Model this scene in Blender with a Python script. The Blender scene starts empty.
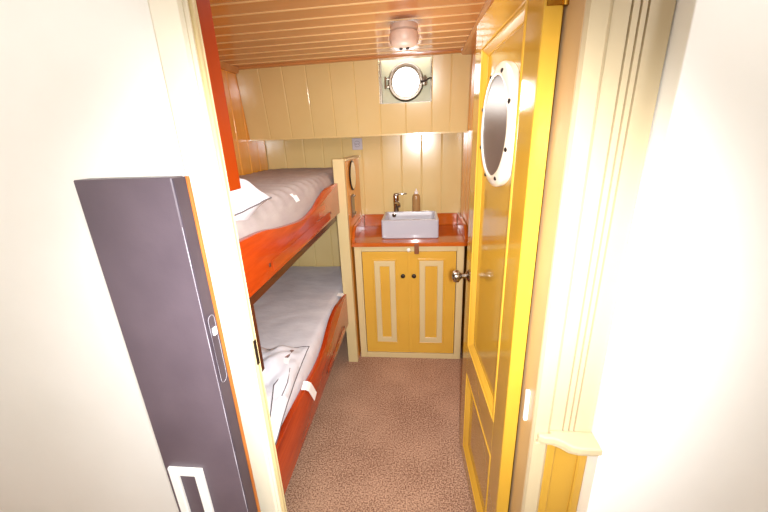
import bpy, bmesh, math, random
from mathutils import Vector, Matrix, noise
random.seed(4)
scene = bpy.context.scene
COL = scene.collection

# ------------------------------------------------------------------ camera
cd = bpy.data.cameras.new('camera'); cam = bpy.data.objects.new('camera', cd); COL.objects.link(cam)
cd.sensor_width = 36; cd.sensor_fit = 'HORIZONTAL'; cd.lens = 344.3 * 36 / 768; cd.clip_start = 0.02
Rw = ((0.99502828, -0.00521841, -0.099456), (0.09249899, -0.3217198, 0.94230585), (-0.0369143, -0.94682054, -0.3196376))
cam.matrix_world = Matrix(((Rw[0][0], -Rw[0][1], -Rw[0][2], 0.0),
                           (Rw[1][0], -Rw[1][1], -Rw[1][2], 0.0),
                           (Rw[2][0], -Rw[2][1], -Rw[2][2], 1.5), (0, 0, 0, 1)))
scene.camera = cam

# ------------------------------------------------------------------ world
w = bpy.data.worlds.new('daylight'); scene.world = w; w.use_nodes = True
w.node_tree.nodes['Background'].inputs[0].default_value = (0.95, 0.98, 1, 1)
w.node_tree.nodes['Background'].inputs[1].default_value = 6.0

# ------------------------------------------------------------------ lights
def area(name, loc, target, size, power, color=(1, 1, 1), sy=None):
    l = bpy.data.lights.new(name, 'AREA'); l.energy = power; l.color = color; l.size = size
    if sy: l.shape = 'RECTANGLE'; l.size_y = sy
    o = bpy.data.objects.new(name, l); COL.objects.link(o); o.location = loc
    o.rotation_euler = (Vector(target) - Vector(loc)).to_track_quat('-Z', 'Y').to_euler()
    return o
fl = bpy.data.lights.new('camera_flash', 'SPOT'); fl.energy = 162; fl.color = (0.97, 0.98, 1); fl.shadow_soft_size = 0.03
fl.spot_size = math.radians(102); fl.spot_blend = 1.0
flo = bpy.data.objects.new('camera_flash', fl); COL.objects.link(flo); flo.location = (0.03, -0.02, 1.50)
flo.rotation_euler = (Vector((-0.22, 2.1, 0.48)) - flo.location).to_track_quat('-Z', 'Y').to_euler()
area('corridor_fill', (0.15, -0.05, 2.04), (0.05, 0.25, 0), 0.7, 0.8, (1, 0.97, 0.94), 0.3)  # unseen light added to keep the door frame bright
area('cabin_fill', (-0.15, 1.15, 1.93), (-0.3, 1.7, 0), 0.6, 5, (1, 0.97, 0.94), 0.45)  # added fill, stands in for flash bounced off the ceiling
area('corridor_fill', (-1.35, -0.35, 2.07), (-1.2, 0.4, 0.9), 0.7, 20, (1, 0.98, 0.95), 0.4)  # unseen light added to whiten the left corridor wall
area('corridor_fill', (1.35, -0.35, 2.07), (1.2, 0.4, 0.9), 0.7, 20, (1, 0.98, 0.95), 0.4)  # same added light for the right corridor wall
pl = bpy.data.lights.new('ceiling_lamp_light', 'POINT'); pl.energy = 3.2; pl.color = (1, 0.96, 0.9); pl.shadow_soft_size = 0.06
plo = bpy.data.objects.new('ceiling_lamp_light', pl); COL.objects.link(plo); plo.location = (-0.055, 1.67, 1.66)
area('corridor_back_fill', (-0.05, -1.75, 1.45), (-0.05, 1.5, 0.8), 1.1, 7, (1, 0.98, 0.94), 1.0)  # frontal fill added behind the camera, no known window there
scene.view_settings.view_transform = 'Standard'; scene.view_settings.look = 'None'
scene.view_settings.gamma = 1; scene.view_settings.use_curve_mapping = False
scene.view_settings.exposure = -0.05

# ------------------------------------------------------------------ materials
def lin(h):
    if isinstance(h, str):
        h = [int(h[i:i + 2], 16) for i in (0, 2, 4)]
    h = [c / 255 for c in h]
    return tuple((c / 12.92 if c <= 0.04045 else ((c + 0.055) / 1.055) ** 2.4) for c in h) + (1,)
def base(name, rough=0.5, metal=0.0, coat=0.0, spec=0.5):
    m = bpy.data.materials.new(name); m.use_nodes = True
    nt = m.node_tree; b = nt.nodes['Principled BSDF']
    b.inputs['Roughness'].default_value = rough; b.inputs['Metallic'].default_value = metal
    b.inputs['Coat Weight'].default_value = coat; b.inputs['Coat Roughness'].default_value = 0.05
    b.inputs['Specular IOR Level'].default_value = spec
    return m, nt, b
def paint(name, c1, c2=None, rough=0.3, metal=0, coat=0, scale=6, bump=0.0, bscale=60, stretch=(1, 1, 1), spec=0.5):
    m, nt, b = base(name, rough, metal, coat, spec)
    tc = nt.nodes.new('ShaderNodeTexCoord'); mp = nt.nodes.new('ShaderNodeMapping'); mp.inputs['Scale'].default_value = stretch
    n = nt.nodes.new('ShaderNodeTexNoise'); n.inputs['Scale'].default_value = scale; n.inputs['Detail'].default_value = 4
    r = nt.nodes.new('ShaderNodeValToRGB'); r.color_ramp.elements[0].position = 0.35; r.color_ramp.elements[1].position = 0.65
    r.color_ramp.elements[0].color = lin(c1); r.color_ramp.elements[1].color = lin(c2 or c1)
    L = nt.links.new
    L(tc.outputs['Object'], mp.inputs[0]); L(mp.outputs[0], n.inputs['Vector']); L(n.outputs[0], r.inputs[0]); L(r.outputs[0], b.inputs['Base Color'])
    if bump:
        n2 = nt.nodes.new('ShaderNodeTexNoise'); n2.inputs['Scale'].default_value = bscale; n2.inputs['Detail'].default_value = 3
        bp = nt.nodes.new('ShaderNodeBump'); bp.inputs['Strength'].default_value = bump; bp.inputs['Distance'].default_value = 0.01
        L(mp.outputs[0], n2.inputs['Vector']); L(n2.outputs[0], bp.inputs['Height']); L(bp.outputs[0], b.inputs['Normal'])
    return m
def wood(name, c1, c2, axis='Y', rough=0.2, coat=0.6, scale=9, dist=3.0, spec=0.5):
    """varnished wood, grain running along axis"""
    m, nt, b = base(name, rough, 0, coat, spec)
    L = nt.links.new
    tc = nt.nodes.new('ShaderNodeTexCoord'); mp = nt.nodes.new('ShaderNodeMapping')
    s = [1.0, 1.0, 1.0]; s['XYZ'.index(axis)] = 0.12; mp.inputs['Scale'].default_value = s
    n = nt.nodes.new('ShaderNodeTexNoise'); n.inputs['Scale'].default_value = scale; n.inputs['Detail'].default_value = 5; n.inputs['Distortion'].default_value = dist * 0.3
    wv = nt.nodes.new('ShaderNodeTexNoise'); wv.inputs['Scale'].default_value = scale * 9; wv.inputs['Detail'].default_value = 2
    mx = nt.nodes.new('ShaderNodeMath'); mx.operation = 'MULTIPLY_ADD'; mx.inputs[1].default_value = 0.35
    r = nt.nodes.new('ShaderNodeValToRGB'); r.color_ramp.elements[0].position = 0.42; r.color_ramp.elements[1].position = 0.85
    r.color_ramp.elements[0].color = lin(c1); r.color_ramp.elements[1].color = lin(c2)
    L(tc.outputs['Object'], mp.inputs[0]); L(mp.outputs[0], n.inputs['Vector']); L(mp.outputs[0], wv.inputs['Vector'])
    L(wv.outputs[0], mx.inputs[0]); L(n.outputs[0], mx.inputs[2]); L(mx.outputs[0], r.inputs[0]); L(r.outputs[0], b.inputs['Base Color'])
    return m
M = {}
M['cream'] = paint('cream_gloss_paint', (222, 198, 138), (218, 192, 131), 0.16, coat=0.5, scale=3)
M['cream_frame'] = paint('cream_frame_paint', (215, 195, 145), (211, 190, 138), 0.3, scale=4)
M['casing'] = paint('cream_casing_paint', (236, 227, 202), (233, 223, 196), 0.35, scale=4)
M['tan'] = paint('beige_jamb_paint', 'CCAC7E', 'C6A476', 0.4, scale=4)
M['boards'] = paint('off_white_board_paint', (196, 178, 142), (192, 174, 138), 0.4, scale=3)
M['white'] = paint('white_wall_paint', 'FAF8F2', 'F5F3EC', 0.4, scale=3)
M['yellow'] = paint('ochre_yellow_gloss_paint', (219, 171, 66), (215, 165, 61), 0.22, coat=0.3, scale=4)
M['wallyellow'] = paint('ochre_wall_paint', (192, 148, 54), (188, 143, 50), 0.4, scale=4)
M['doorface'] = paint('ochre_door_gloss_paint', (189, 146, 45), (184, 140, 40), 0.14, coat=0.45, scale=2, stretch=(1, 1, .3))
M['yellow2'] = paint('yellow_moulding_paint', (214, 164, 58), (210, 160, 54), 0.25, scale=4)
M['yellowedge'] = paint('yellow_edge_paint', (206, 160, 54), (202, 156, 50), 0.3, scale=4)
M['ceil'] = wood('varnished_ceiling_boards', (201, 134, 73), (216, 154, 94), 'X', 0.2, 0.5, 5)
M['joint_glint'] = paint('painted_joint_highlight', (250, 216, 156), (246, 208, 148), 0.25)  # pale colour stands in for flash highlights on board edges
M['orange'] = wood('orange_varnished_wall_boards', (234, 152, 56), (244, 176, 80), 'Z', 0.18, 0.2, 5, spec=0.3)
M['dark_orange'] = wood('dark_varnished_partition', (150, 52, 6), (166, 62, 8), 'Z', 0.5, 0, 4, spec=0.05)
M['bunk'] = wood('red_varnished_pine', (140, 40, 7), (192, 68, 15), 'Y', 0.25, 0.3, 8)
M['bunkdark'] = wood('dark_bunk_wood_and_shade', '3A140C', '501C10', 'Y', 0.4, 0.2, 8)
M['top'] = wood('varnished_worktop', (172, 76, 18), (202, 104, 32), 'X', 0.08, 0.35, 7)
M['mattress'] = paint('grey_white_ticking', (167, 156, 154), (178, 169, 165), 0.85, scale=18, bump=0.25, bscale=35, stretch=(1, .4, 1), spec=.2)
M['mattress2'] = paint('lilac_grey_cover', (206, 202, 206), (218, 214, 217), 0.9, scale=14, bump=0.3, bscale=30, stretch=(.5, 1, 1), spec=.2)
M['linen'] = paint('white_pillow_cotton', 'D2D0D6', 'DCDAE0', 0.85, scale=6, bump=0.2, bscale=18, spec=.2)
M['cord'] = paint('grey_cord', '5E5658', None, 0.8)
M['tag'] = paint('white_care_tag', 'F4F2F0', None, 0.7)
M['tagred'] = paint('brown_woven_label', '7A5A52', 'A08078', 0.8, scale=40)
M['porcelain'] = paint('white_porcelain', (190, 192, 200), (186, 188, 198), 0.12, coat=0.6)
M['chrome'] = paint('chrome', 'A89E94', '9E948A', 0.12, metal=1)
M['steel'] = paint('dull_porthole_metal', '8E8478', 'A69C8E', 0.3, metal=0.85, scale=20)
M['plate'] = paint('pale_green_steel_paint', 'D4D4B6', 'C6C8A8', 0.4, scale=12)
M['iron'] = paint('dark_iron', '2E2622', '3A302A', 0.4, metal=0.6)
M['brass'] = paint('brass', 'C09038', 'A87A2C', 0.25, metal=1, scale=20)
M['brown'] = paint('brown_leather_latch', '7A4422', '8A5028', 0.5)
M['purple'] = paint('dark_purple_grey_paint', (86, 74, 82), (97, 84, 92), 0.4, scale=5, bump=0.05)
M['purpledark'] = paint('darker_purple_edge', '453C46', '50464E', 0.4, scale=9)
M['rawwood'] = wood('bare_wood_edge', 'A85A22', 'C87A38', 'Z', 0.5, 0.0, 12)
M['ringwhite'] = paint('cream_ring_paint', 'F2E8D4', None, 0.2, coat=0.5)
M['darkglass'] = paint('dark_porthole_glass', (88, 74, 74), (98, 84, 84), 0.35, scale=3)
M['socket'] = paint('grey_plastic', 'BDB8C0', None, 0.4)
M['soap'] = paint('amber_soap', 'A88252', 'B08A5A', 0.15, coat=0.4)
M['mirror'] = paint('mirror_glass', 'E8E8E8', None, 0.02, metal=1)
def carpet():
    m, nt, b = base('speckled_brown_carpet', 0.95, spec=0.1); L = nt.links.new
    tc = nt.nodes.new('ShaderNodeTexCoord')
    n = nt.nodes.new('ShaderNodeTexNoise'); n.inputs['Scale'].default_value = 150; n.inputs['Detail'].default_value = 3
    n3 = nt.nodes.new('ShaderNodeTexNoise'); n3.inputs['Scale'].default_value = 3.5
    r = nt.nodes.new('ShaderNodeValToRGB')
    for e, p, c in zip(r.color_ramp.elements, (0.36, 0.63), ((124, 88, 69), (204, 166, 138))): e.position = p; e.color = lin(c)
    mx = nt.nodes.new('ShaderNodeMath'); mx.operation = 'MULTIPLY_ADD'; mx.inputs[1].default_value = 0.22
    sub = nt.nodes.new('ShaderNodeMath'); sub.operation = 'SUBTRACT'; sub.inputs[1].default_value = 0.11
    bp = nt.nodes.new('ShaderNodeBump'); bp.inputs['Strength'].default_value = 0.6; bp.inputs['Distance'].default_value = 0.004
    L(tc.outputs['Object'], n.inputs['Vector']); L(tc.outputs['Object'], n3.inputs['Vector'])
    L(n3.outputs[0], mx.inputs[0]); L(n.outputs[0], mx.inputs[2]); L(mx.outputs[0], sub.inputs[0]); L(sub.outputs[0], r.inputs[0])
    L(r.outputs[0], b.inputs['Base Color']); L(n.outputs[0], bp.inputs['Height']); L(bp.outputs[0], b.inputs['Normal'])
    return m
M['carpet'] = carpet()
def glass(name, col, rough=0.0, alpha=None):
    m, nt, b = base(name, rough); b.inputs['Base Color'].default_value = lin(col); b.inputs['Transmission Weight'].default_value = 1; b.inputs['IOR'].default_value = 1.45
    return m
M['glass'] = glass('clear_glass', 'FFFFFF')
M['frost'], _nt, _b = base('frosted_lamp_glass', 0.35); _b.inputs['Base Color'].default_value = lin((236, 212, 196)); _b.inputs['Transmission Weight'].default_value = 0.45

# ------------------------------------------------------------------ helpers
def box(bm, x0, x1, y0, y1, z0, z1, bev=0.0, seg=2):
    r = bmesh.ops.create_cube(bm, size=1, matrix=Matrix.Translation(((x0 + x1) / 2, (y0 + y1) / 2, (z0 + z1) / 2)) @ Matrix.Diagonal((abs(x1 - x0), abs(y1 - y0), abs(z1 - z0), 1)))
    if bev > 0:
        es = {e for v in r['verts'] for e in v.link_edges}
        bmesh.ops.bevel(bm, geom=list(es), offset=bev, segments=seg, profile=0.5, affect='EDGES')
def prism(bm, pts, axis, a, b, bev=0.0, seg=2):
    """polygon given in the two other axes (in XYZ order), extruded a..b along axis"""
    def mk(p, t):
        return {'X': (t, p[0], p[1]), 'Y': (p[0], t, p[1]), 'Z': (p[0], p[1], t)}[axis]
    A = [bm.verts.new(mk(p, a)) for p in pts]; B = [bm.verts.new(mk(p, b)) for p in pts]; n = len(pts)
    fs = [bm.faces.new(A), bm.faces.new(B[::-1])]
    for i in range(n): fs.append(bm.faces.new((A[i], B[i], B[(i + 1) % n], A[(i + 1) % n])))
    bmesh.ops.recalc_face_normals(bm, faces=fs)
    if bev > 0:
        es = {e for f in fs[:2] for e in f.edges}
        bmesh.ops.bevel(bm, geom=list(es), offset=bev, segments=seg, profile=0.5, affect='EDGES')
def lathe(bm, prof, mtx=Matrix(), seg=32):
    """prof = (r, h) list, revolved about local Z"""
    rings = []
    for r, h in prof:
        if r < 1e-5: rings.append([bm.verts.new(mtx @ Vector((0, 0, h)))])
        else: rings.append([bm.verts.new(mtx @ Vector((r * math.cos(2 * math.pi * i / seg), r * math.sin(2 * math.pi * i / seg), h))) for i in range(seg)])
    fs = []
    for a, b in zip(rings, rings[1:]):
        for i in range(seg):
            j = (i + 1) % seg
            q = [a[i % len(a)], a[j % len(a)], b[j % len(b)], b[i % len(b)]]
            q = list(dict.fromkeys(q))
            if len(q) > 2:
                try: fs.append(bm.faces.new(q))
                except ValueError: pass
    bmesh.ops.recalc_face_normals(bm, faces=fs)
def tube(bm, pts, r, seg=8):
    pts = [Vector(p) for p in pts]; rings = []
    for i, p in enumerate(pts):
        d = (pts[min(i + 1, len(pts) - 1)] - pts[max(i - 1, 0)]).normalized()
        q = d.to_track_quat('Z', 'Y'); rr = r[i] if isinstance(r, (list, tuple)) else r
        rings.append([bm.verts.new(p + q @ Vector((rr * math.cos(2 * math.pi * k / seg), rr * math.sin(2 * math.pi * k / seg), 0))) for k in range(seg)])
    fs = [bm.faces.new(rings[0]), bm.faces.new(rings[-1][::-1])]
    for a, b in zip(rings, rings[1:]):
        for k in range(seg): fs.append(bm.faces.new((a[k], a[(k + 1) % seg], b[(k + 1) % seg], b[k])))
    bmesh.ops.recalc_face_normals(bm, faces=fs)
def frame(bm, x0, x1, z0, z1, wd, y0, y1, bev=0.004):
    """picture frame of width wd in the XZ plane, mitred look"""
    O = [(x0, z0), (x1, z0), (x1, z1), (x0, z1)]; I = [(x0 + wd, z0 + wd), (x1 - wd, z0 + wd), (x1 - wd, z1 - wd), (x0 + wd, z1 - wd)]
    yf, yb = y0, y1; mO = bev; s = 1 if x1 > x0 else -1
    def ring(P, y, off=0, inn=False):
        out = []
        for k, (x, z) in enumerate(P):
            sx = 1 if k in (0, 3) else -1; sz = 1 if k in (0, 1) else -1
            o = -off if inn else off
            out.append(bm.verts.new((x + sx * o, y, z + sz * o)))
        return out
    a = ring(O, yb); b = ring(O, yf + (yb - yf) * .35); c = ring(O, yf, mO); d = ring(I, yf, mO, True); e = ring(I, yf + (yb - yf) * .35); f = ring(I, yb)
    fs = []
    for P, Q in ((a, b), (b, c), (c, d), (d, e), (e, f), (f, a)):
        for k in range(4): fs.append(bm.faces.new((P[k], P[(k + 1) % 4], Q[(k + 1) % 4], Q[k])))
    bmesh.ops.recalc_face_normals(bm, faces=fs)
def camber(bm):
    for v in bm.verts: v.co.z += (v.co.x - XL) * 0.0125
def obj(name, bm, mat, parent=None, origin=(0, 0, 0), smooth=False, mats=None, local=False):
    """mesh authored in world space unless local; origin = object location"""
    o_ = Vector(origin)
    if parent is not None and not local: sh = Vector(parent.get('_o', (0, 0, 0)))
    elif parent is None: sh = o_
    else: sh = Vector((0, 0, 0))
    bmesh.ops.translate(bm, verts=bm.verts, vec=-sh)
    me = bpy.data.meshes.new(name); bm.to_mesh(me); bm.free()
    for mm in (mats or [mat]): me.materials.append(mm)
    if smooth:
        for p in me.polygons: p.use_smooth = True
        me.set_sharp_from_angle(angle=math.radians(40))
    o = bpy.data.objects.new(name, me); COL.objects.link(o)
    if parent is not None: o.parent = parent; o['_o'] = tuple(sh)
    else: o.location = o_; o['_o'] = tuple(o_)
    return o
def tag(o, label, cat, group=None, kind=None):
    o['label'] = label; o['category'] = cat
    if group: o['group'] = group
    if kind: o['kind'] = kind
    return o
def thing(name, label, cat, loc, rz=0, group=None, kind=None):
    o = bpy.data.objects.new(name, None); COL.objects.link(o); o.location = loc; o.rotation_euler = (0, 0, rz); o.empty_display_size = 0.05
    o['_o'] = tuple(loc); return tag(o, label, cat, group, kind)
def struct(name, bm, mat, label, cat, mats=None, smooth=False):
    return tag(obj(name, bm, mat, mats=mats, smooth=smooth), label, cat, kind='structure')
NB = bmesh.new
RY = lambda x, y, z: Matrix.Translation((x, y, z)) @ Matrix.Rotation(math.radians(90), 4, 'X')      # local Z -> world -Y
RX = lambda x, y, z: Matrix.Translation((x, y, z)) @ Matrix.Rotation(math.radians(-90), 4, 'Y')     # local Z -> world -X

# ------------------------------------------------------------------ dimensions
CEIL = 1.952; YU0, YU1 = 2.36, 2.30; YL = 2.60; ZS = 1.53; XL, XR = -1.13, 0.315; XP = -0.48
# ------------------------------------------------------------------ setting
bm = NB(); box(bm, -2.2, 2.2, -1.9, 2.62, -0.05, 0)
struct('floor', bm, M['carpet'], 'brown and grey speckled carpet running from corridor into cabin', 'carpet floor')

def plank_run(bm, a, b, n, place, ch=0.006, dp=0.006, edges=None):
    """n chamfered planks side by side from a to b; place(s, d) -> polygon vertex pair (bottom, top); d = depth in front"""
    E_ = edges or [a + (b - a) * i / n for i in range(n + 1)]
    for s0, s1 in zip(E_, E_[1:]):
        prof = [(s0, -0.012), (s0, -dp), (s0 + ch, 0), (s1 - ch, 0), (s1, -dp), (s1, -0.012)]
        lo = [bm.verts.new(place(s, d)[0]) for s, d in prof]; hi = [bm.verts.new(place(s, d)[1]) for s, d in prof]
        fs = [bm.faces.new(lo), bm.faces.new(hi[::-1])]
        for i in range(6): fs.append(bm.faces.new((lo[i], hi[i], hi[(i + 1) % 6], lo[(i + 1) % 6])))
        bmesh.ops.recalc_face_normals(bm, faces=fs)

# ceiling: boards run across the cabin, flash glints painted as pale strips in the joints
bm = NB(); box(bm, XL - .02, XR + .02, 0.69, 2.36, CEIL + .012, CEIL + .05)
pitch = 0.108; y = 0.70
edges = []
yy = 2.30
while yy > 0.82: edges.append(yy); yy -= pitch
edges.append(0.81); edges = edges[::-1]
plank_run(bm, 0, 0, 0, lambda s, d: ((XL, s, CEIL - d), (XR, s, CEIL - d)), ch=0.0025, dp=0.003, edges=edges)
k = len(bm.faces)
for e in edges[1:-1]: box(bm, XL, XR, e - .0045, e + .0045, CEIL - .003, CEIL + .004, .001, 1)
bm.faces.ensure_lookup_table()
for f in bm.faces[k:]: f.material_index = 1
camber(bm)
struct('ceiling', bm, None, 'tan varnished board ceiling with painted highlight lines between boards', 'ceiling', mats=[M['ceil'], M['joint_glint']])
bm = NB(); prism(bm, [(2.272, CEIL), (2.272, CEIL - .006), (2.28, CEIL - .010), (2.34, CEIL - .010), (2.34, CEIL)], 'X', XL, XR); camber(bm)
struct('trim_1', bm, M['ceil'], 'varnished cornice strip between ceiling and boarded back wall', 'trim')
bm = NB(); prism(bm, [(0.25, CEIL), (0.25, CEIL - .01), (0.262, CEIL - .02), (XR, CEIL - .022), (XR, CEIL)], 'Y', 0.82, 2.30); camber(bm)
struct('trim_2', bm, M['ceil'], 'wide varnished ceiling strip above the open cabin door', 'trim')
bm = NB(); prism(bm, [(XL, CEIL), (XL, CEIL - .03), (XL + .02, CEIL - .03), (XL + .035, CEIL)], 'Y', 0.82, 2.30)
struct('trim_3', bm, M['ceil'], 'varnished ceiling strip above the upper bunk along left wall', 'trim')

# back wall, lower and upper boards
bm = NB(); box(bm, XL - .02, XR + .02, YL + .012, YL + .05, 0, ZS + .05)
plank_run(bm, XL, XR, 10, lambda s, d: ((s, YL - d, 0), (s, YL - d, ZS)), ch=.007, dp=.0035)
struct('wall_back_lower', bm, M['cream'], 'cream gloss boarded wall behind the sink and bunks', 'wall')
HX0, HX1, HZ = -0.236, 0.087, 1.712
fy = lambda z: YU0 + (YU1 - YU0) * (z - ZS) / (CEIL - ZS)
bm = NB()
def up(z0, z1): return lambda s, d: ((s, fy(z0) - d, z0), (s, fy(z1) - d, z1))
CU = CEIL + .02
plank_run(bm, XL, HX0, 6, up(ZS, CU), ch=.005, dp=.003)
plank_run(bm, HX0, HX1, 2, up(ZS, HZ), ch=.005, dp=.003)
plank_run(bm, HX1, XR, 2, up(ZS, CU), ch=.005, dp=.003)
# solid body behind the boards, with the recess left free
prism(bm, [(fy(ZS) + .01, ZS), (fy(CEIL) + .01, CEIL), (2.44, CEIL), (2.44, ZS)], 'X', XL, HX0 + .0)
prism(bm, [(fy(ZS) + .01, ZS), (fy(CEIL) + .01, CEIL), (2.44, CEIL), (2.44, ZS)], 'X', HX1, XR)
prism(bm, [(fy(ZS) + .01, ZS), (fy(HZ) + .01, HZ), (2.44, HZ), (2.44, ZS)], 'X', HX0, HX1)
box(bm, XL, XR, fy(ZS) - .004, YL + .02, ZS - .006, ZS + .004)
struct('wall_back_upper', bm, M['cream'], 'cream gloss boarded upper back wall around the porthole recess', 'wall')

# hull plate with round opening
PX, PZ, PYY = -0.074, 1.842, 2.44
bm = NB(); n = 48; hole = 0.092
outer = []; inner = []
for i in range(n):
    a = 2 * math.pi * (i + .5) / n; cx, cz = math.cos(a), math.sin(a)
    X0, X1, Z0, Z1 = XL - PX, XR - PX, 1.55 - PZ, 2.0 - PZ
    t = min([v for v in ((X1 if cx > 0 else X0) / cx, (Z1 if cz > 0 else Z0) / cz) if v > 0])
    outer.append((PX + cx * t, PZ + cz * t)); inner.append((PX + cx * hole, PZ + cz * hole))
vs = {}
for key, P, yv in (('of', outer, PYY), ('if', inner, PYY), ('ob', outer, PYY + .02), ('ib', inner, PYY + .02)):
    vs[key] = [bm.verts.new((x, yv, z)) for x, z in P]
for p, q in (('of', 'if'), ('if', 'ib'), ('ib', 'ob'), ('ob', 'of')):
    for i in range(n):
        j = (i + 1) % n; bm.faces.new((vs[p][i], vs[p][j], vs[q][j], vs[q][i]))
bmesh.ops.recalc_face_normals(bm, faces=bm.faces)
struct('wall_hull', bm, M['plate'], 'pale grey green painted steel plate inside the porthole recess', 'hull wall')

# porthole
win = thing('window_1', 'small round metal framed porthole in the back wall above the sink', 'porthole', (PX, PYY, PZ), kind='structure')
bm = NB(); mt = RY(PX, PYY, PZ)
lathe(bm, [(.090, -.01), (.110, -.01), (.115, .006), (.113, .016), (.104, .024), (.094, .024), (.085, .014), (.085, -.01), (.090, -.01)], mt, 48)
obj('window_frame', bm, M['steel'], win, smooth=True)
bm = NB(); lathe(bm, [(.0, .000), (.0848, .000), (.0848, .006), (.0, .006)], mt, 48); obj('window_glass', bm, M['glass'], win)
bm = NB()
for x0_, x1_, z0_, z1_ in ((HX0 + .0005, HX0 + .009, HZ + .0005, 1.97), (HX1 - .006, HX1 - .0005, HZ + .0005, 1.97), (HX0 + .0005, HX1 - .0005, HZ + .0005, HZ + .010)):
    box(bm, x0_, x1_, PYY - .03, PYY - .001, z0_, z1_, .001, 1)
obj('recess_edging', bm, M['steel'], win)
for s in (-1, 1):
    bm = NB(); x = PX + s * .122
    if s < 0:
        for dz in (-.022, .022): box(bm, x - .012, x + .02, PYY - .02, PYY - .006, PZ + dz - .007, PZ + dz + .007, .003)
        tube(bm, [(x - .008, PYY - .018, PZ - .035), (x - .008, PYY - .018, PZ + .035)], .006)
    else:
        box(bm, x - .02, x + .014, PYY - .024, PYY - .004, PZ - .024, PZ + .024, .005)
        tube(bm, [(x, PYY - .03, PZ - .03), (x, PYY - .03, PZ + .03)], .006)
    obj('hinge' if s < 0 else 'clamp', bm, M['steel'], win, smooth=True)
bm = NB(); tube(bm, [(PX + .095, PYY - .03, PZ - .006), (PX + .125, PYY - .036, PZ), (PX + .150, PYY - .045, PZ + .012), (PX + .165, PYY - .05, PZ + .010)], [.007, .006, .005, .004]); obj('clamp_lever', bm, M['iron'], win, smooth=True)

# left and right cabin walls, front wall
bm = NB(); box(bm, XL - .05, XL - .012, 0.76, 2.62, 0, CEIL + .03)
plank_run(bm, .82, 2.60, 13, lambda s, d: ((XL + d, s, 0), (XL + d, s, CEIL)))
struct('wall_left', bm, M['orange'], 'orange varnished boarded wall at the head side of the upper bunk', 'wall')
bm = NB(); box(bm, XR + .012, XR + .05, 0.80, 2.62, 0, CEIL + .03)
plank_run(bm, .80, 2.60, 13, lambda s, d: ((XR - d, s, 0), (XR - d, s, CEIL)))
struct('wall_right', bm, M['orange'], 'varnished boarded wall behind the open cabin door', 'wall')
bm = NB()
box(bm, -2.2, -.441, .71, .762, 0, 2.2); box(bm, .318, 2.2, .715, .80, 0, 2.2); box(bm, -.441, .318, .71, .81, 1.88, 2.2)
struct('wall_front', bm, M['white'], 'white painted corridor wall around the cabin doorway', 'wall')
bm = NB(); box(bm, -.458, -.431, .764, .816, 1.40, CEIL, .001)
struct('trim_4', bm, M['dark_orange'], 'dark varnished upright board above the head of the upper bunk', 'trim board')
# corridor shell
bm = NB(); box(bm, -2.2, 2.2, -1.9, .71, 2.1, 2.15); struct('ceiling_corridor', bm, M['white'], 'white corridor ceiling outside the cabin', 'ceiling')
bm = NB(); box(bm, -2.2, 2.2, -1.95, -1.9, 0, 2.15); struct('wall_corridor_back', bm, M['white'], 'white corridor wall facing the cabin doorway', 'wall')
for s, nm in ((-1, 'wall_corridor_left'), (1, 'wall_corridor_right')):
    bm = NB(); box(bm, s * 2.2, s * 2.25, -1.9, .71, 0, 2.15); struct(nm, bm, M['white'], 'white wall closing the %s end of the corridor' % ('left' if s < 0 else 'right'), 'wall')

# left door frame: moulded casing and stepped jamb
bm = NB()
prism(bm, [(-.478, .71), (-.478, .685), (-.472, .68), (-.420, .68), (-.414, .684), (-.414, .688), (-.408, .690), (-.408, .694), (-.410, .696), (-.410, .71)], 'Z', 0, 1.9)
struct('trim_5', bm, M['casing'], 'wide cream painted door casing left of the cabin doorway', 'door casing')
bm = NB()
prism(bm, [(-.44, .697), (-.4055, .697), (-.403, .700), (-.403, .706), (-.407, .708), (-.407, .714), (-.405, .716), (-.411, .724), (-.44, .730)], 'Z', 0, 1.88)
j = struct('trim_6', bm, M['cream_frame'], 'stepped cream door jamb on the left with metal strike plate', 'door jamb')
bm = NB(); box(bm, -.407, -.4015, .698, .708, .975, 1.045, .001); obj('strike_plate', bm, M['iron'], j)
# right frame
bm = NB(); prism(bm, [(.278, .80), (.278, .706), (.284, .70), (.318, .70), (.318, .80)], 'Z', 0, 1.88)
j2 = struct('trim_7', bm, M['tan'], 'beige door jamb on the right beside the hinge edge', 'door jamb')
bm = NB(); prism(bm, [(.2785, .7055), (.2785, .702), (.283, .694), (.313, .694), (.320, .700), (.320, .7155)], 'Z', 0, 1.9)
struct('trim_8', bm, M['boards'], 'narrow white painted casing right of the cabin door', 'door casing')
bm = NB(); box(bm, .268, .2775, .735, .745, .80, .89, .001); obj('keep_plate', bm, M['tag'], j2)
bm = NB(); box(bm, -.43, .318, .70, .81, 1.86, 1.885); struct('trim_9', bm, M['cream_frame'], 'cream lining across the top of the doorway', 'door head')
# corridor boards above dado, yellow panel below
bm = NB()
E2 = [.320, .352, .366, .378, .42]
plank_run(bm, 0, 0, 0, lambda s, d: ((s, .703 - d, .80), (s, .703 - d, 2.1)), ch=.002, dp=.010, edges=E2)
struct('wall_boards', bm, M['boards'], 'white grooved boards above the dado rail right of the door', 'wall boards')
bm = NB(); box(bm, .320, .42, .705, .715, 0, .79); frame(bm, .320, .42, 0.02, .79, .022, .698, .706)
struct('wall_panel', bm, M['wallyellow'], 'ochre yellow wall panel below the dado rail', 'wall panel')
bm = NB(); box(bm, .421, 2.19, .660, .714, 0, 2.099, .002)
struct('wall_white_panel', bm, M['white'], 'plain white painted corridor wall section ending the dado rail', 'wall panel')
bm = NB()
path = [(.290, .694), (.290, .685), (.300, .678), (.325, .676), (.340, .668), (.355, .655), (.375, .650), (.4205, .650), (.4205, .703), (.320, .703), (.32, .694)]
prism(bm, path, 'Z', .785, .805, .004)
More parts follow.
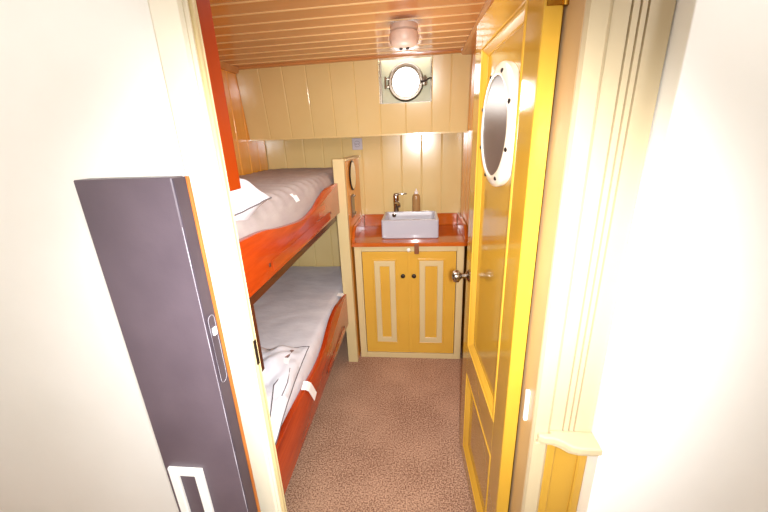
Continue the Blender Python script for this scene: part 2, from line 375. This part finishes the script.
prism(bm, [(x, y + .010 if y < .69 else y) for x, y in path], 'Z', .772, .786, .003)
struct('trim_10', bm, M['boards'], 'white dado rail with curved end beside the door casing', 'dado rail')

# ------------------------------------------------------------------ cabin door (open)
hx, hy = .236, .785; lx, ly = .204, 1.40
ang = math.atan2(ly - hy, lx - hx); DL = math.hypot(lx - hx, ly - hy); DT = .036
door = thing('door_1', 'open ochre yellow panelled cabin door with round porthole', 'door', (hx, hy, 0), ang, kind='structure')
# local: x along the leaf from the hinge, +y is the cabin face (towards -X world), z up
fy0 = 0.0
Z0, Z1 = .012, 1.86; ST = .095; mx0, mx1 = .095, DL - .10
def L_(name, bm, mat, parent=door, smooth=False): return obj(name, bm, mat, parent, smooth=smooth, local=True)
bm = NB()
box(bm, 0, mx0, -DT, 0, Z0, Z1, .0015, 1); box(bm, mx1, DL, -DT, 0, Z0, Z1, .0015, 1)
for a, b in ((Z0, .105), (.505, .655), (1.765, Z1)): box(bm, mx0, mx1, -DT, 0, a, b, .001, 1)
L_('door_leaf', bm, M['doorface'])
bm = NB(); box(bm, -.0012, 0.0, -DT + .001, -.001, Z0 + .002, Z1 - .002); L_('hinge_edge', bm, M['yellowedge'])
rcx, rcz, rr = (1.057 - hy) / (ly - hy) * DL, 1.521, .162
# panels: the upper one is cut round for the porthole
def round_hole(bm, x0, x1, z0, z1, cx, cz, r, yf, yb, n=48):
    o_, i_ = [], []
    for i in range(n):
        a = 2 * math.pi * (i + .5) / n; c, s = math.cos(a), math.sin(a)
        t = min(((x1 if c > 0 else x0) - cx) / c, ((z1 if s > 0 else z0) - cz) / s)
        o_.append((cx + c * t, cz + s * t)); i_.append((cx + c * r, cz + s * r))
    R_ = [[bm.verts.new((x, yv, z)) for x, z in P] for P, yv in ((o_, yf), (i_, yf), (i_, yb), (o_, yb))]
    for a in range(4):
        for i in range(n):
            j = (i + 1) % n; P, Q = R_[a], R_[(a + 1) % 4]; bm.faces.new((P[i], P[j], Q[j], Q[i]))
    # corners of the rectangle
    for x in (x0, x1):
        for z in (z0, z1):
            near = sorted(range(n), key=lambda i: (o_[i][0] - x) ** 2 + (o_[i][1] - z) ** 2)[:2]
            for yv, ring in ((yf, R_[0]), (yb, R_[3])):
                bm.faces.new((bm.verts.new((x, yv, z)), ring[near[0]], ring[near[1]]))
    bmesh.ops.remove_doubles(bm, verts=bm.verts, dist=1e-5); bmesh.ops.recalc_face_normals(bm, faces=bm.faces)
bm = NB(); round_hole(bm, mx0 - .002, mx1 + .002, .65, 1.77, rcx, rcz, .128, -.015, -.028); L_('upper_panel', bm, M['doorface'])
bm = NB(); box(bm, mx0 - .002, mx1 + .002, -.028, -.015, .10, .51); L_('lower_panel', bm, M['doorface'])
for a, b in ((.650, 1.770), (.10, .510)):
    bm = NB(); rr_ = []
    for off, yv in ((0, -.018), (0, .0015), (.005, .003), (.008, -.001), (.013, -.003), (.026, -.013), (.030, -.013), (.032, -.0175)):
        rr_.append([bm.verts.new(p) for p in ((mx0 + off, yv, a + off), (mx1 - off, yv, a + off), (mx1 - off, yv, b - off), (mx0 + off, yv, b - off))])
    for P_, Q_ in zip(rr_, rr_[1:] + rr_[:1]):
        for k_ in range(4): bm.faces.new((P_[k_], P_[(k_ + 1) % 4], Q_[(k_ + 1) % 4], Q_[k_]))
    bmesh.ops.recalc_face_normals(bm, faces=bm.faces)
    L_('panel_moulding', bm, M['yellow2'])
ymt = Matrix.Translation((rcx, 0, rcz)) @ Matrix.Rotation(math.radians(-90), 4, 'X')   # local Z -> +y
bm = NB(); lathe(bm, [(.130, -.017), (.162, -.017), (.164, -.002), (.162, .003), (.152, .009), (.140, .013), (.134, .0135), (.131, .012), (.130, -.017)], ymt, 56)
ring = L_('porthole_ring', bm, M['ringwhite'], smooth=True)
bm = NB(); lathe(bm, [(0, .002), (.1298, .002), (.1298, .009), (0, .0095)], ymt, 56); L_('porthole_glass', bm, M['darkglass'])
for k in range(8):
    a = math.radians(22.5 + 45 * k); bm = NB()
    lathe(bm, [(0, .015), (.004, .0145), (.006, .0125), (.006, .007), (0, .007)], Matrix.Translation((.145 * math.cos(a) + rcx, 0, rcz + .145 * math.sin(a))) @ Matrix.Rotation(math.radians(-90), 4, 'X'), 12)
    o = L_('screw', bm, M['iron'], parent=ring, smooth=True)
kx = DL - .055; kz = .955
bm = NB(); kmt = Matrix.Translation((kx, 0, kz)) @ Matrix.Rotation(math.radians(-90), 4, 'X')
lathe(bm, [(0, -.001), (.026, -.001), (.027, .004), (.018, .009), (.011, .012), (.0105, .030), (.016, .036), (.025, .042), (.027, .052), (.023, .064), (.012, .069), (0, .07)], kmt, 32)
L_('door_knob', bm, M['chrome'], smooth=True)
for hz in (.30, 1.765):
    bm = NB(); box(bm, -.004, -.001, -DT + .002, -.004, hz - .04, hz + .04, .001, 1); tube(bm, [(-.006, -DT - .002, hz - .042), (-.006, -DT - .002, hz + .042)], .006, 12)
    hg = L_('hinge', bm, M['brass'], smooth=True)
    for dz in (-.025, .005, .03):
        bm = NB(); lathe(bm, [(0, .002), (.0035, .0015), (.004, 0), (0, 0)], Matrix.Translation((-.004, -.02, hz + dz)) @ Matrix.Rotation(math.radians(-90), 4, 'Y'), 10); L_('screw', bm, M['chrome'], parent=hg)

# ------------------------------------------------------------------ bunks
def smoothcurve(P, n=6):
    out = []
    for i in range(len(P) - 1):
        p0, p1, p2, p3 = P[max(i - 1, 0)], P[i], P[i + 1], P[min(i + 2, len(P) - 1)]
        for k in range(n):
            t = k / n
            out.append(tuple(.5 * (2 * p1[c] + (p2[c] - p0[c]) * t + (2 * p0[c] - 5 * p1[c] + 4 * p2[c] - p3[c]) * t * t + (3 * p1[c] - p0[c] - 3 * p2[c] + p3[c]) * t ** 3) for c in (0, 1)))
    return out + [P[-1]]
def bunk(label, top, zb, zi, plank):
    b = thing('bunk', label, 'bunk bed', (XP, .77, zb), group=None)
    bm = NB(); pts = [(.766, zb)] + [p for p in smoothcurve(top)] + [(2.06, zb)]
    prism(bm, pts, 'X', XP - .024, XP, .003)
    obj('front_board', bm, M['bunk'], b, smooth=True)
    bm = NB(); box(bm, XL + .001, XP - .026, .766, 2.585, zb + .0, zb + .045); obj('bunk_base', bm, M['bunkdark'], b)
    bm = NB(); box(bm, XP - .05, XP - .0245, .768, 2.055, zb - .05, zb - .0005, .002); obj('board_shade_strip', bm, M['bunkdark'], b)  # dark strip modelled in place of the front board's flash shadow
    if plank:
        y0, y1, z0, z1 = plank
        bm = NB(); box(bm, XP + .0005, XP + .0018, y0, y1, z0, z1, .0005); sl = obj('apron_strip', bm, M['bunk'], b)
        for yv in (y0 - .02, y1 + .02):
            bm = NB(); lathe(bm, [(0, .001), (.007, .001), (.008, -.001), (0, -.001)], Matrix.Translation((XP, yv, z1 - .01)) @ Matrix.Rotation(math.radians(90), 4, 'Y'), 14); obj('peg', bm, M['bunkdark'], b)
    return b
ub = bunk('upper bunk with red varnished pine board dipping in the middle',
     [(.766, 1.256), (.87, 1.252), (1.02, 1.242), (1.15, 1.220), (1.39, 1.194), (1.56, 1.206), (1.68, 1.236), (1.80, 1.260), (1.90, 1.266), (2.06, 1.264)], 1.085, 0, (1.03, 1.82, 1.098, 1.138))
bunk('lower bunk with red varnished pine board near the floor',
     [(.766, .526), (.98, .520), (1.15, .508), (1.36, .486), (1.50, .500), (1.60, .535), (1.70, .562), (1.82, .566), (1.92, .550), (2.06, .535)], .31, 0, (1.50, 1.92, .335, .365))

bm = NB(); box(bm, XP - .060, XP - .026, 0.768, .915, .80, 1.034, .002); obj('support_post', bm, M['bunkdark'], ub)
def mattress(name, label, z0, ztop, mat, edge_r, quilt, x1=XP - .034, dipf=None):
    x0 = XL + .008; y0, y1 = .772, 2.575; bm = NB()
    nx, ny = 44, 90; rows = []
    for i in range(nx + 1):
        row = []
        for k in range(ny + 1):
            u = i / nx; v = k / ny
            x = x0 + (x1 - x0) * u; yv = y0 + (y1 - y0) * v
            d = min(x1 - x, (yv - y0) * 1.5, (y1 - yv) * 1.5, (x - x0) * 1.5)
            h = ztop
            if d < edge_r: h -= edge_r * (1 - math.sqrt(max(0, 1 - (1 - d / edge_r) ** 2)))
            if quilt:
                h += 0.0036 * math.sin(yv * 2 * math.pi / .085 + .9 * math.sin(x * 9)) * (0.5 + 0.5 * min(1, d / .03))
            h += .006 * noise.noise(Vector((x * 3.5, yv * 2.5, ztop))) + .0025 * noise.noise(Vector((x * 14, yv * 10, 3)))
            if dipf: h -= dipf(x, yv)
            row.append(bm.verts.new((x, yv, h)))
        rows.append(row)
    bot = [[bm.verts.new((r[k].co.x, r[k].co.y, z0)) for k in range(ny + 1)] for r in (rows[0], rows[-1])]
    for i in range(nx):
        for k in range(ny): bm.faces.new((rows[i][k], rows[i + 1][k], rows[i + 1][k + 1], rows[i][k + 1]))
    for r, b_ in ((rows[0], bot[0]), (rows[-1], bot[1])):
        for k in range(ny): bm.faces.new((r[k], r[k + 1], b_[k + 1], b_[k]))
    for k in (0, ny): bm.faces.new([rows[i][k] for i in range(nx + 1)] + [bot[1][k], bot[0][k]])
    bm.faces.new((bot[0][0], bot[0][ny], bot[1][ny], bot[1][0]))
    bmesh.ops.recalc_face_normals(bm, faces=bm.faces)
    o = obj(name, bm, mat, origin=(XP - .3, 1.6, z0), smooth=True)
    return tag(o, label, 'mattress')
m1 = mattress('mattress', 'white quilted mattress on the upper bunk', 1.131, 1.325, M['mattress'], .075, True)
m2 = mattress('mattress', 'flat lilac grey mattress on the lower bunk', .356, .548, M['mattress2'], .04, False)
# care tags
def strip(bm, pts, wv, th=.0012):
    """ribbon along pts with width vector wv"""
    wv = Vector(wv) / 2; prev = None
    for p in pts:
        p = Vector(p); q = [bm.verts.new(p - wv), bm.verts.new(p + wv)]
        if prev: bm.faces.new((prev[0], prev[1], q[1], q[0]))
        prev = q
    bmesh.ops.recalc_face_normals(bm, faces=bm.faces)
    bmesh.ops.solidify(bm, geom=bm.faces[:], thickness=th)
    bmesh.ops.recalc_face_normals(bm, faces=bm.faces)
bm = NB(); strip(bm, [(-.492, 1.165, .528), (-.478, 1.175, .520), (-.470, 1.19, .500), (-.466, 1.21, .455), (-.463, 1.225, .420)], (0, .038, .014)); obj('care_tag', bm, M['tag'], m2)
bm = NB(); strip(bm, [(-.53, 2.02, .552), (-.505, 2.025, .548), (-.487, 2.03, .53)], (0, .05, 0)); obj('care_tag', bm, M['tag'], m2)
bm = NB(); strip(bm, [(-.535, 1.43, 1.298), (-.523, 1.435, 1.284), (-.514, 1.44, 1.262)], (0, .045, 0)); obj('care_tag', bm, M['tag'], m1)

def pillow(name, label, c, L, W, H, rz, rx, ry, seed, pin=.18):
    bm = NB(); n = 36
    mt = Matrix.Translation(c) @ Matrix.Rotation(rz, 4, 'Z') @ Matrix.Rotation(ry, 4, 'Y') @ Matrix.Rotation(rx, 4, 'X')
    grids = []
    for s in (1, -1):
        g = []
        for i in range(n + 1):
            row = []
            for k in range(n + 1):
                u = 2 * i / n - 1; v = 2 * k / n - 1
                ph = (max(0, 1 - abs(u) ** 2.6) * max(0, 1 - abs(v) ** 2.6)) ** .5
                x = u * L / 2 * (1 - pin * .35 * (1 - abs(v) ** 2 * 1) * abs(u) ** 3 * 0 - .05 * (1 - v * v) * abs(u)); yv = v * W / 2 * (1 - .05 * (1 - u * u) * abs(v))
                z = s * H / 2 * ph
                q = Vector((x * 9 + seed, yv * 9, s))
                wr = noise.noise(q) * .026 + .012 * math.sin(8 * u + 5 * v + 5 * noise.noise(Vector((x * 5, yv * 5, seed))) ) + .004 * noise.noise(q * 3) + .005 * math.sin(11 * u - 9 * v + 6 * noise.noise(Vector((u * 2, v * 2, seed))))
                z += wr * (ph ** .7) * s + (0.004 * noise.noise(Vector((u * 4, v * 4, seed))))
                row.append((x, yv, z))
            g.append(row)
        grids.append(g)
    vt = {}
    def V(s, i, k):
        key = (0, i, k) if i in (0, n) or k in (0, n) else (s, i, k)
        if key not in vt: vt[key] = bm.verts.new(mt @ Vector(grids[0 if s == 1 else 1][i][k]))
        return vt[key]
    for s in (1, -1):
        for i in range(n):
            for k in range(n): bm.faces.new((V(s, i, k), V(s, i + 1, k), V(s, i + 1, k + 1), V(s, i, k + 1)))
    bmesh.ops.recalc_face_normals(bm, faces=bm.faces)
    o = obj(name, bm, M['linen'], origin=tuple(Vector(c) - Vector((0, 0, H / 2))), smooth=True)
    # seam cord round the edge
    bm = NB(); P = []
    for i in range(n + 1): P.append(grids[0][i][n])
    for k in range(n, -1, -1): P.append(grids[0][n][k])
    tube(bm, [mt @ (Vector(p) * 1.004) for p in P], .0022, 6)
    obj('seam_piping', bm, M['cord'], o, smooth=True)
    return tag(o, label, 'pillow'), mt
p2, mt2 = pillow('pillow', 'creased white pillow with a cord on the lower bunk', (-.665, 1.065, .592), .36, .55, .105, math.radians(6), 0, 0, 3.1)
bm = NB()
zc = .006
def on2(x, y, z): return mt2 @ Vector((x, y, z))
tube(bm, [on2(.03 + .095, .17, .034), on2(.03 + .085, .10, .045), on2(.03 + .10, .02, .044), on2(.03 + .085, -.05, .048), on2(.03 + .10, -.12, .044), on2(.03 + .115, -.20, .035)], .0022, 6)
tube(bm, [on2(.03 + .085, .10, .045), on2(.03 + .118, .06, .040), on2(.03 + .128, -.02, .034), on2(.03 + .125, -.09, .032)], .002, 6)
obj('cord', bm, M['cord'], p2, smooth=True)
bm = NB(); strip(bm, [on2(.03 + .092, .21, .028), on2(.03 + .088, .18, .036), on2(.03 + .086, .15, .042), on2(.03 + .085, .13, .045)], (.016, 0, 0)); obj('label_strip', bm, M['tagred'], p2)
bm = NB(); strip(bm, [on2(.03 + .092, .125, .0455), on2(.03 + .09, .10, .047), on2(.03 + .094, .075, .047)], (.03, 0, 0)); obj('care_tag', bm, M['tag'], p2)
p1, mt1 = pillow('pillow', 'plump white pillow propped near the head of the upper bunk', (-.715, .945, 1.360), .43, .35, .20, math.radians(-8), math.radians(9), math.radians(14), 8.4)

# partition post and panel at the end of the bunks
pt = thing('bunk_partition', 'low varnished partition with square cream post between bunks and sink', 'partition', (-.468, 2.06, 0))
bm = NB(); box(bm, -.502, -.434, 2.06, 2.10, 0, 1.402, .003); obj('post', bm, M['cream_frame'], pt)
bm = NB(); box(bm, -.462, -.434, 2.101, 2.592, 0, 1.385, .002); obj('panel', bm, M['orange'], pt)
bm = NB(); box(bm, -.470, -.426, 2.101, 2.592, 1.386, 1.400, .003); obj('capping', bm, M['cream_frame'], pt)
mr = thing('round_mirror', 'small round mirror in a dark rim on the varnished partition', 'mirror', (-.434, 2.29, 1.285))
mm = Matrix.Translation((-.434, 2.29, 1.285)) @ Matrix.Rotation(math.radians(90), 4, 'Y')
bm = NB(); lathe(bm, [(.085, 0), (.094, 0), (.096, .006), (.092, .010), (.087, .010), (.085, .006), (.085, 0)], mm, 40); obj('rim', bm, M['iron'], mr, smooth=True)
bm = NB(); lathe(bm, [(0, .001), (.087, .001), (.087, .010), (0, .011)], mm, 40); obj('mirror_glass', bm, M['mirror'], mr)
hk = thing('towel_holder', 'narrow grey metal holder hanging under the round mirror', 'holder', (-.434, 2.25, 1.03))
bm = NB(); box(bm, -.4335, -.428, 2.20, 2.30, 1.02, 1.165, .003); obj('back_plate', bm, M['steel'], hk)
for zz in (1.155, 1.045):
    bm = NB(); tube(bm, [(-.428, 2.225, zz), (-.416, 2.227, zz), (-.416, 2.278, zz), (-.428, 2.28, zz)], .003); obj('rail', bm, M['chrome'], hk, smooth=True)

# wall socket
sx, sz = -.437, 1.478
so = thing('wall_socket', 'grey square power socket on the cream wall above the partition', 'socket', (sx, YL, sz))
bm = NB(); box(bm, sx - .037, sx + .037, YL - .010, YL - .0005, sz - .040, sz + .040, .004); obj('cover_plate', bm, M['socket'], so)
bm = NB(); lathe(bm, [(.024, .010), (.025, .0125), (.022, .0125), (.020, .0104), (0, .0102)], RY(sx, YL, sz), 28); obj('socket_insert', bm, M['socket'], so, smooth=True)
bm = NB(); lathe(bm, [(.019, .0104), (.0205, .0112), (.0205, .0104)], RY(sx, YL, sz), 28); obj('socket_ring', bm, M['cord'], so, smooth=True)
for d in (-.008, .008):
    bm = NB(); lathe(bm, [(0, .0125), (.0035, .0125), (.0035, .0105)], RY(sx + d, YL, sz), 10); obj('pin_hole', bm, M['iron'], so)

# ------------------------------------------------------------------ cabinet
CY = 2.125; CX0, CX1 = -.420, .292; CZ = .845
cab = thing('sink_cabinet', 'cream framed cabinet with two ochre doors under the sink', 'cabinet', ((CX0 + CX1) / 2, CY, 0))
bm = NB()
box(bm, CX0, CX0 + .046, CY, CY + .03, 0, CZ, .002); box(bm, CX1 - .046, CX1, CY, CY + .03, 0, CZ, .002)
box(bm, CX0 + .046, CX1 - .046, CY, CY + .03, CZ - .035, CZ, .002); box(bm, CX0 + .046, CX1 - .046, CY, CY + .03, 0, .040, .002)
obj('face_frame', bm, M['cream_frame'], cab)
bm = NB(); box(bm, CX0 + .002, CX0 + .016, CY + .031, 2.58, .0, CZ); box(bm, CX1 - .016, CX1 - .002, CY + .031, 2.58, 0, CZ); box(bm, CX0 + .016, CX1 - .016, CY + .031, 2.58, .03, .045); obj('carcass', bm, M['cream_frame'], cab)
mid = (CX0 + CX1) / 2 - .002
for s, a, b in ((0, CX0 + .049, mid - .002), (1, mid + .002, CX1 - .049)):
    bm = NB(); z0, z1 = .044, CZ - .038
    box(bm, a, b, CY + .004, CY + .022, z0, z1, .002)
    d = obj('door', bm, M['yellow'], cab)
    f0, f1 = a + .078, b - .080
    if s == 0: f1 = b - .086
    else: f0 = a + .070; f1 = b - .082
    bm = NB(); frame(bm, f0 - .012, f1 + .012, z0 + .078, z1 - .050, .012, CY - .001, CY + .005, .004); obj('panel_moulding', bm, M['yellow'], d)
    bm = NB(); frame(bm, f0, f1, z0 + .090, z1 - .062, .038, CY - .004, CY + .005, .003); obj('panel_frame', bm, M['cream_frame'], d)
    kx_ = (b - .034) if s == 0 else (a + .034)
    bm = NB(); lathe(bm, [(0, -.001), (.009, 0), (.006, .006), (.007, .010), (.014, .014), (.015, .021), (.010, .026), (0, .027)], RY(kx_, CY + .004, .643), 20); obj('knob', bm, M['iron'], d, smooth=True)
bm = NB(); box(bm, mid - .005, mid + .018, CY - .001, CY + .0035, .05, CZ - .042, .002); obj('cover_strip', bm, M['yellow'], cab)
bm = NB(); box(bm, -.026, .004, 2.095, CY - .0005, .800, CZ - .002, .003); box(bm, -.026, .004, 2.095, 2.107, .842, .866, .002); obj('turn_latch', bm, M['brown'], cab)
bm = NB(); lathe(bm, [(0, 0), (.011, 0), (.012, .008), (.007, .013), (0, .014)], RY(-.063, CY, .822), 16); obj('door_stop', bm, M['white'], cab, smooth=True)

wt = thing('worktop', 'orange varnished wooden worktop with raised edges around the sink', 'worktop', (-.06, 2.12, CZ))
bm = NB(); box(bm, -.432, .312, 2.108, 2.594, CZ + .001, .872, .004); obj('top_board', bm, M['top'], wt)
bm = NB(); box(bm, -.410, .290, 2.574, 2.594, .873, .962, .003); obj('back_upstand', bm, M['top'], wt)
for a, b in ((-.432, -.412), (.292, .312)):
    bm = NB(); prism(bm, [(2.118, .873), (2.118, .890), (2.16, .935), (2.22, .960), (2.594, .962), (2.594, .873)], 'X', a, b, .003); obj('side_upstand', bm, M['top'], wt)

# sink
S0, S1, SY0, SY1, SZ0, SZ1 = -.243, .133, 2.205, 2.50, .8725, .998
bm = NB()
def rrect(x0, x1, y0, y1, r, z, n=5):
    out = []
    for cx, cy, a0 in ((x1 - r, y0 + r, -90), (x1 - r, y1 - r, 0), (x0 + r, y1 - r, 90), (x0 + r, y0 + r, 180)):
        for k in range(n + 1):
            a = math.radians(a0 + 90 * k / n); out.append(bm.verts.new((cx + r * math.cos(a), cy + r * math.sin(a), z)))
    return out
t = .016; led = .075
rings = [rrect(S0 + .006, S1 - .006, SY0 + .006, SY1 - .006, .012, SZ0), rrect(S0, S1, SY0, SY1, .014, SZ0 + .006), rrect(S0, S1, SY0, SY1, .014, SZ1 - .004), rrect(S0 + .004, S1 - .004, SY0 + .004, SY1 - .004, .012, SZ1),
         rrect(S0 + t, S1 - t, SY0 + t, SY1 - t, .012, SZ1), rrect(S0 + t + .004, S1 - t - .004, SY0 + t + .004, SY1 - t - .004, .014, SZ1 - .006),
         rrect(S0 + t + .02, S1 - t - .02, SY0 + t + .02, SY1 - t - .02, .03, SZ0 + .03), rrect(S0 + t + .05, S1 - t - .05, SY0 + t + .05, SY1 - t - .05, .03, SZ0 + .018)]
for a, b in zip(rings, rings[1:]):
    for i in range(len(a)): bm.faces.new((a[i], a[(i + 1) % len(a)], b[(i + 1) % len(a)], b[i]))
bm.faces.new(rings[0]); bm.faces.new(rings[-1])
bmesh.ops.recalc_face_normals(bm, faces=bm.faces)
sink = thing('washbasin', 'small rectangular white porcelain washbasin on the varnished worktop', 'sink', ((S0 + S1) / 2, (SY0 + SY1) / 2, SZ0))
obj('basin', bm, M['porcelain'], sink, smooth=True)
bm = NB(); lathe(bm, [(.016, 0), (.016, .004), (.011, .005), (.009, .001), (0, .001)], RY(S0 + .068, SY1 - .025, SZ1 - .022), 20); obj('overflow_ring', bm, M['chrome'], sink, smooth=True)
bm = NB(); lathe(bm, [(0, .004), (.012, .004), (.020, .002), (.021, 0), (0, 0)], Matrix.Translation(((S0 + S1) / 2, SY0 + .17, SZ0 + .019)), 20); obj('drain', bm, M['chrome'], sink, smooth=True)
# tap, standing on the worktop behind the basin
tx, ty = -.162, 2.538
tp = thing('tap', 'chrome lever tap standing behind the white washbasin', 'tap', (tx, ty, .872))
bm = NB(); lathe(bm, [(0, 0), (.026, 0), (.026, .006), (.020, .012), (.019, .15), (.021, .20), (.021, .235), (.017, .245), (0, .247)], Matrix.Translation((tx, ty, .8725)) , 24); obj('tap_body', bm, M['chrome'], tp, smooth=True)
bm = NB(); tube(bm, [(tx, ty - .01, 1.055), (tx + .015, ty - .05, 1.062), (tx + .025, ty - .09, 1.058), (tx + .027, ty - .105, 1.045)], [.014, .013, .012, .011], 14); obj('spout', bm, M['chrome'], tp, smooth=True)
bm = NB(); box(bm, tx - .012, tx + .080, ty - .03, ty - .006, 1.118, 1.128, .004)
box(bm, tx - .016, tx + .02, ty - .035, ty + .012, 1.108, 1.122, .005); obj('lever', bm, M['chrome'], tp, smooth=True)
# soap bottle
bx_, by_ = -.014, 2.535
sb = thing('soap_bottle', 'small amber soap bottle with white cap behind the washbasin', 'bottle', (bx_, by_, .872))
bm = NB(); lathe(bm, [(0, 0), (.027, 0), (.030, .006), (.030, .215), (.027, .232), (.016, .244), (.011, .246), (0, .246)], Matrix.Translation((bx_, by_, .8725)), 28); obj('bottle_body', bm, M['soap'], sb, smooth=True)
bm = NB(); lathe(bm, [(0, .246), (.014, .246), (.014, .262), (.009, .266), (.005, .268), (.005, .282), (0, .283)], Matrix.Translation((bx_, by_, .8725)), 20); obj('cap', bm, M['tag'], sb, smooth=True)

# ceiling lamp
lxx, lyy = -.055, 1.67
lp = thing('ceiling_lamp', 'frosted glass ceiling lamp in front of the porthole', 'lamp', (lxx, lyy, CEIL))
zf = lambda: Matrix.Translation((lxx, lyy, CEIL)) @ Matrix.Rotation(math.pi, 4, 'X')
bm = NB(); lathe(bm, [(0, .001), (.056, .001), (.058, .006), (.058, .022), (.050, .028), (0, .028)], zf(), 36); obj('lamp_base', bm, M['frost'], lp, smooth=True)
bm = NB(); lathe(bm, [(.048, .026), (.058, .030), (.062, .042), (.061, .060), (.052, .076), (.036, .084), (0, .087)], zf(), 36); obj('lamp_shade', bm, M['frost'], lp, smooth=True)
for d in (-.014, .014):
    bm = NB(); lathe(bm, [(0, .094), (.006, .093), (.008, .087), (.008, .080), (0, .08)], Matrix.Translation((lxx + d, lyy, CEIL)) @ Matrix.Rotation(math.pi, 4, 'X'), 12); obj('screw', bm, M['iron'], lp, smooth=True)

# ------------------------------------------------------------------ purple door leaf in the corridor, left
pd = thing('door_leaf', 'dark purple painted door leaf with lock plate left of the casing', 'door', (-.50, .60, 0))
px1 = -.444; pxl = -.640
bm = NB(); box(bm, pxl, px1, .595, .632, .01, 1.45, .002, 1); obj('leaf', bm, M['purple'], pd)
bm = NB(); box(bm, px1 + .0003, px1 + .003, .5965, .631, .012, 1.448); obj('lock_edge', bm, M['purpledark'], pd)
bm = NB(); box(bm, px1 - .004, px1 + .006, .633, .640, .012, 1.448, .001); obj('wooden_lipping', bm, M['rawwood'], pd)
bm = NB(); pts = []
for k in range(13):
    a = math.pi * k / 12; pts.append((.613 + .011 * math.cos(a), 1.150 + .011 * math.sin(a)))
for k in range(13):
    a = math.pi + math.pi * k / 12; pts.append((.613 + .011 * math.cos(a), 1.005 + .011 * math.sin(a)))
prism(bm, pts, 'X', px1 + .0028, px1 + .0045, .0005, 1); fp = obj('lock_faceplate', bm, M['purpledark'], pd)
bm = NB(); box(bm, px1 + .0045, px1 + .010, .607, .619, 1.115, 1.133, .002); obj('latch_bolt', bm, M['tag'], pd)
bm = NB(); tube(bm, [(px1 + .0046, y_, z_) for y_, z_ in pts + pts[:1]], .0004, 6); obj('faceplate_rim', bm, M['socket'], fp)
bm = NB(); P = [(px1 + .0005, .5948, .30 + .0225 * k) for k in range(48)]
tube(bm, P, [0.0004 + .0011 * max(0, noise.noise(Vector((k * .35, 2, 7))) + .05) for k in range(48)], 6)
obj('worn_paint_line', bm, M['socket'], pd)
bm = NB(); frame(bm, -.625, -.536, .40, .745, .022, .586, .5945, .002); obj('white_frame', bm, M['white'], pd)

for o in list(bpy.data.objects):
    if '_o' in o: del o['_o']
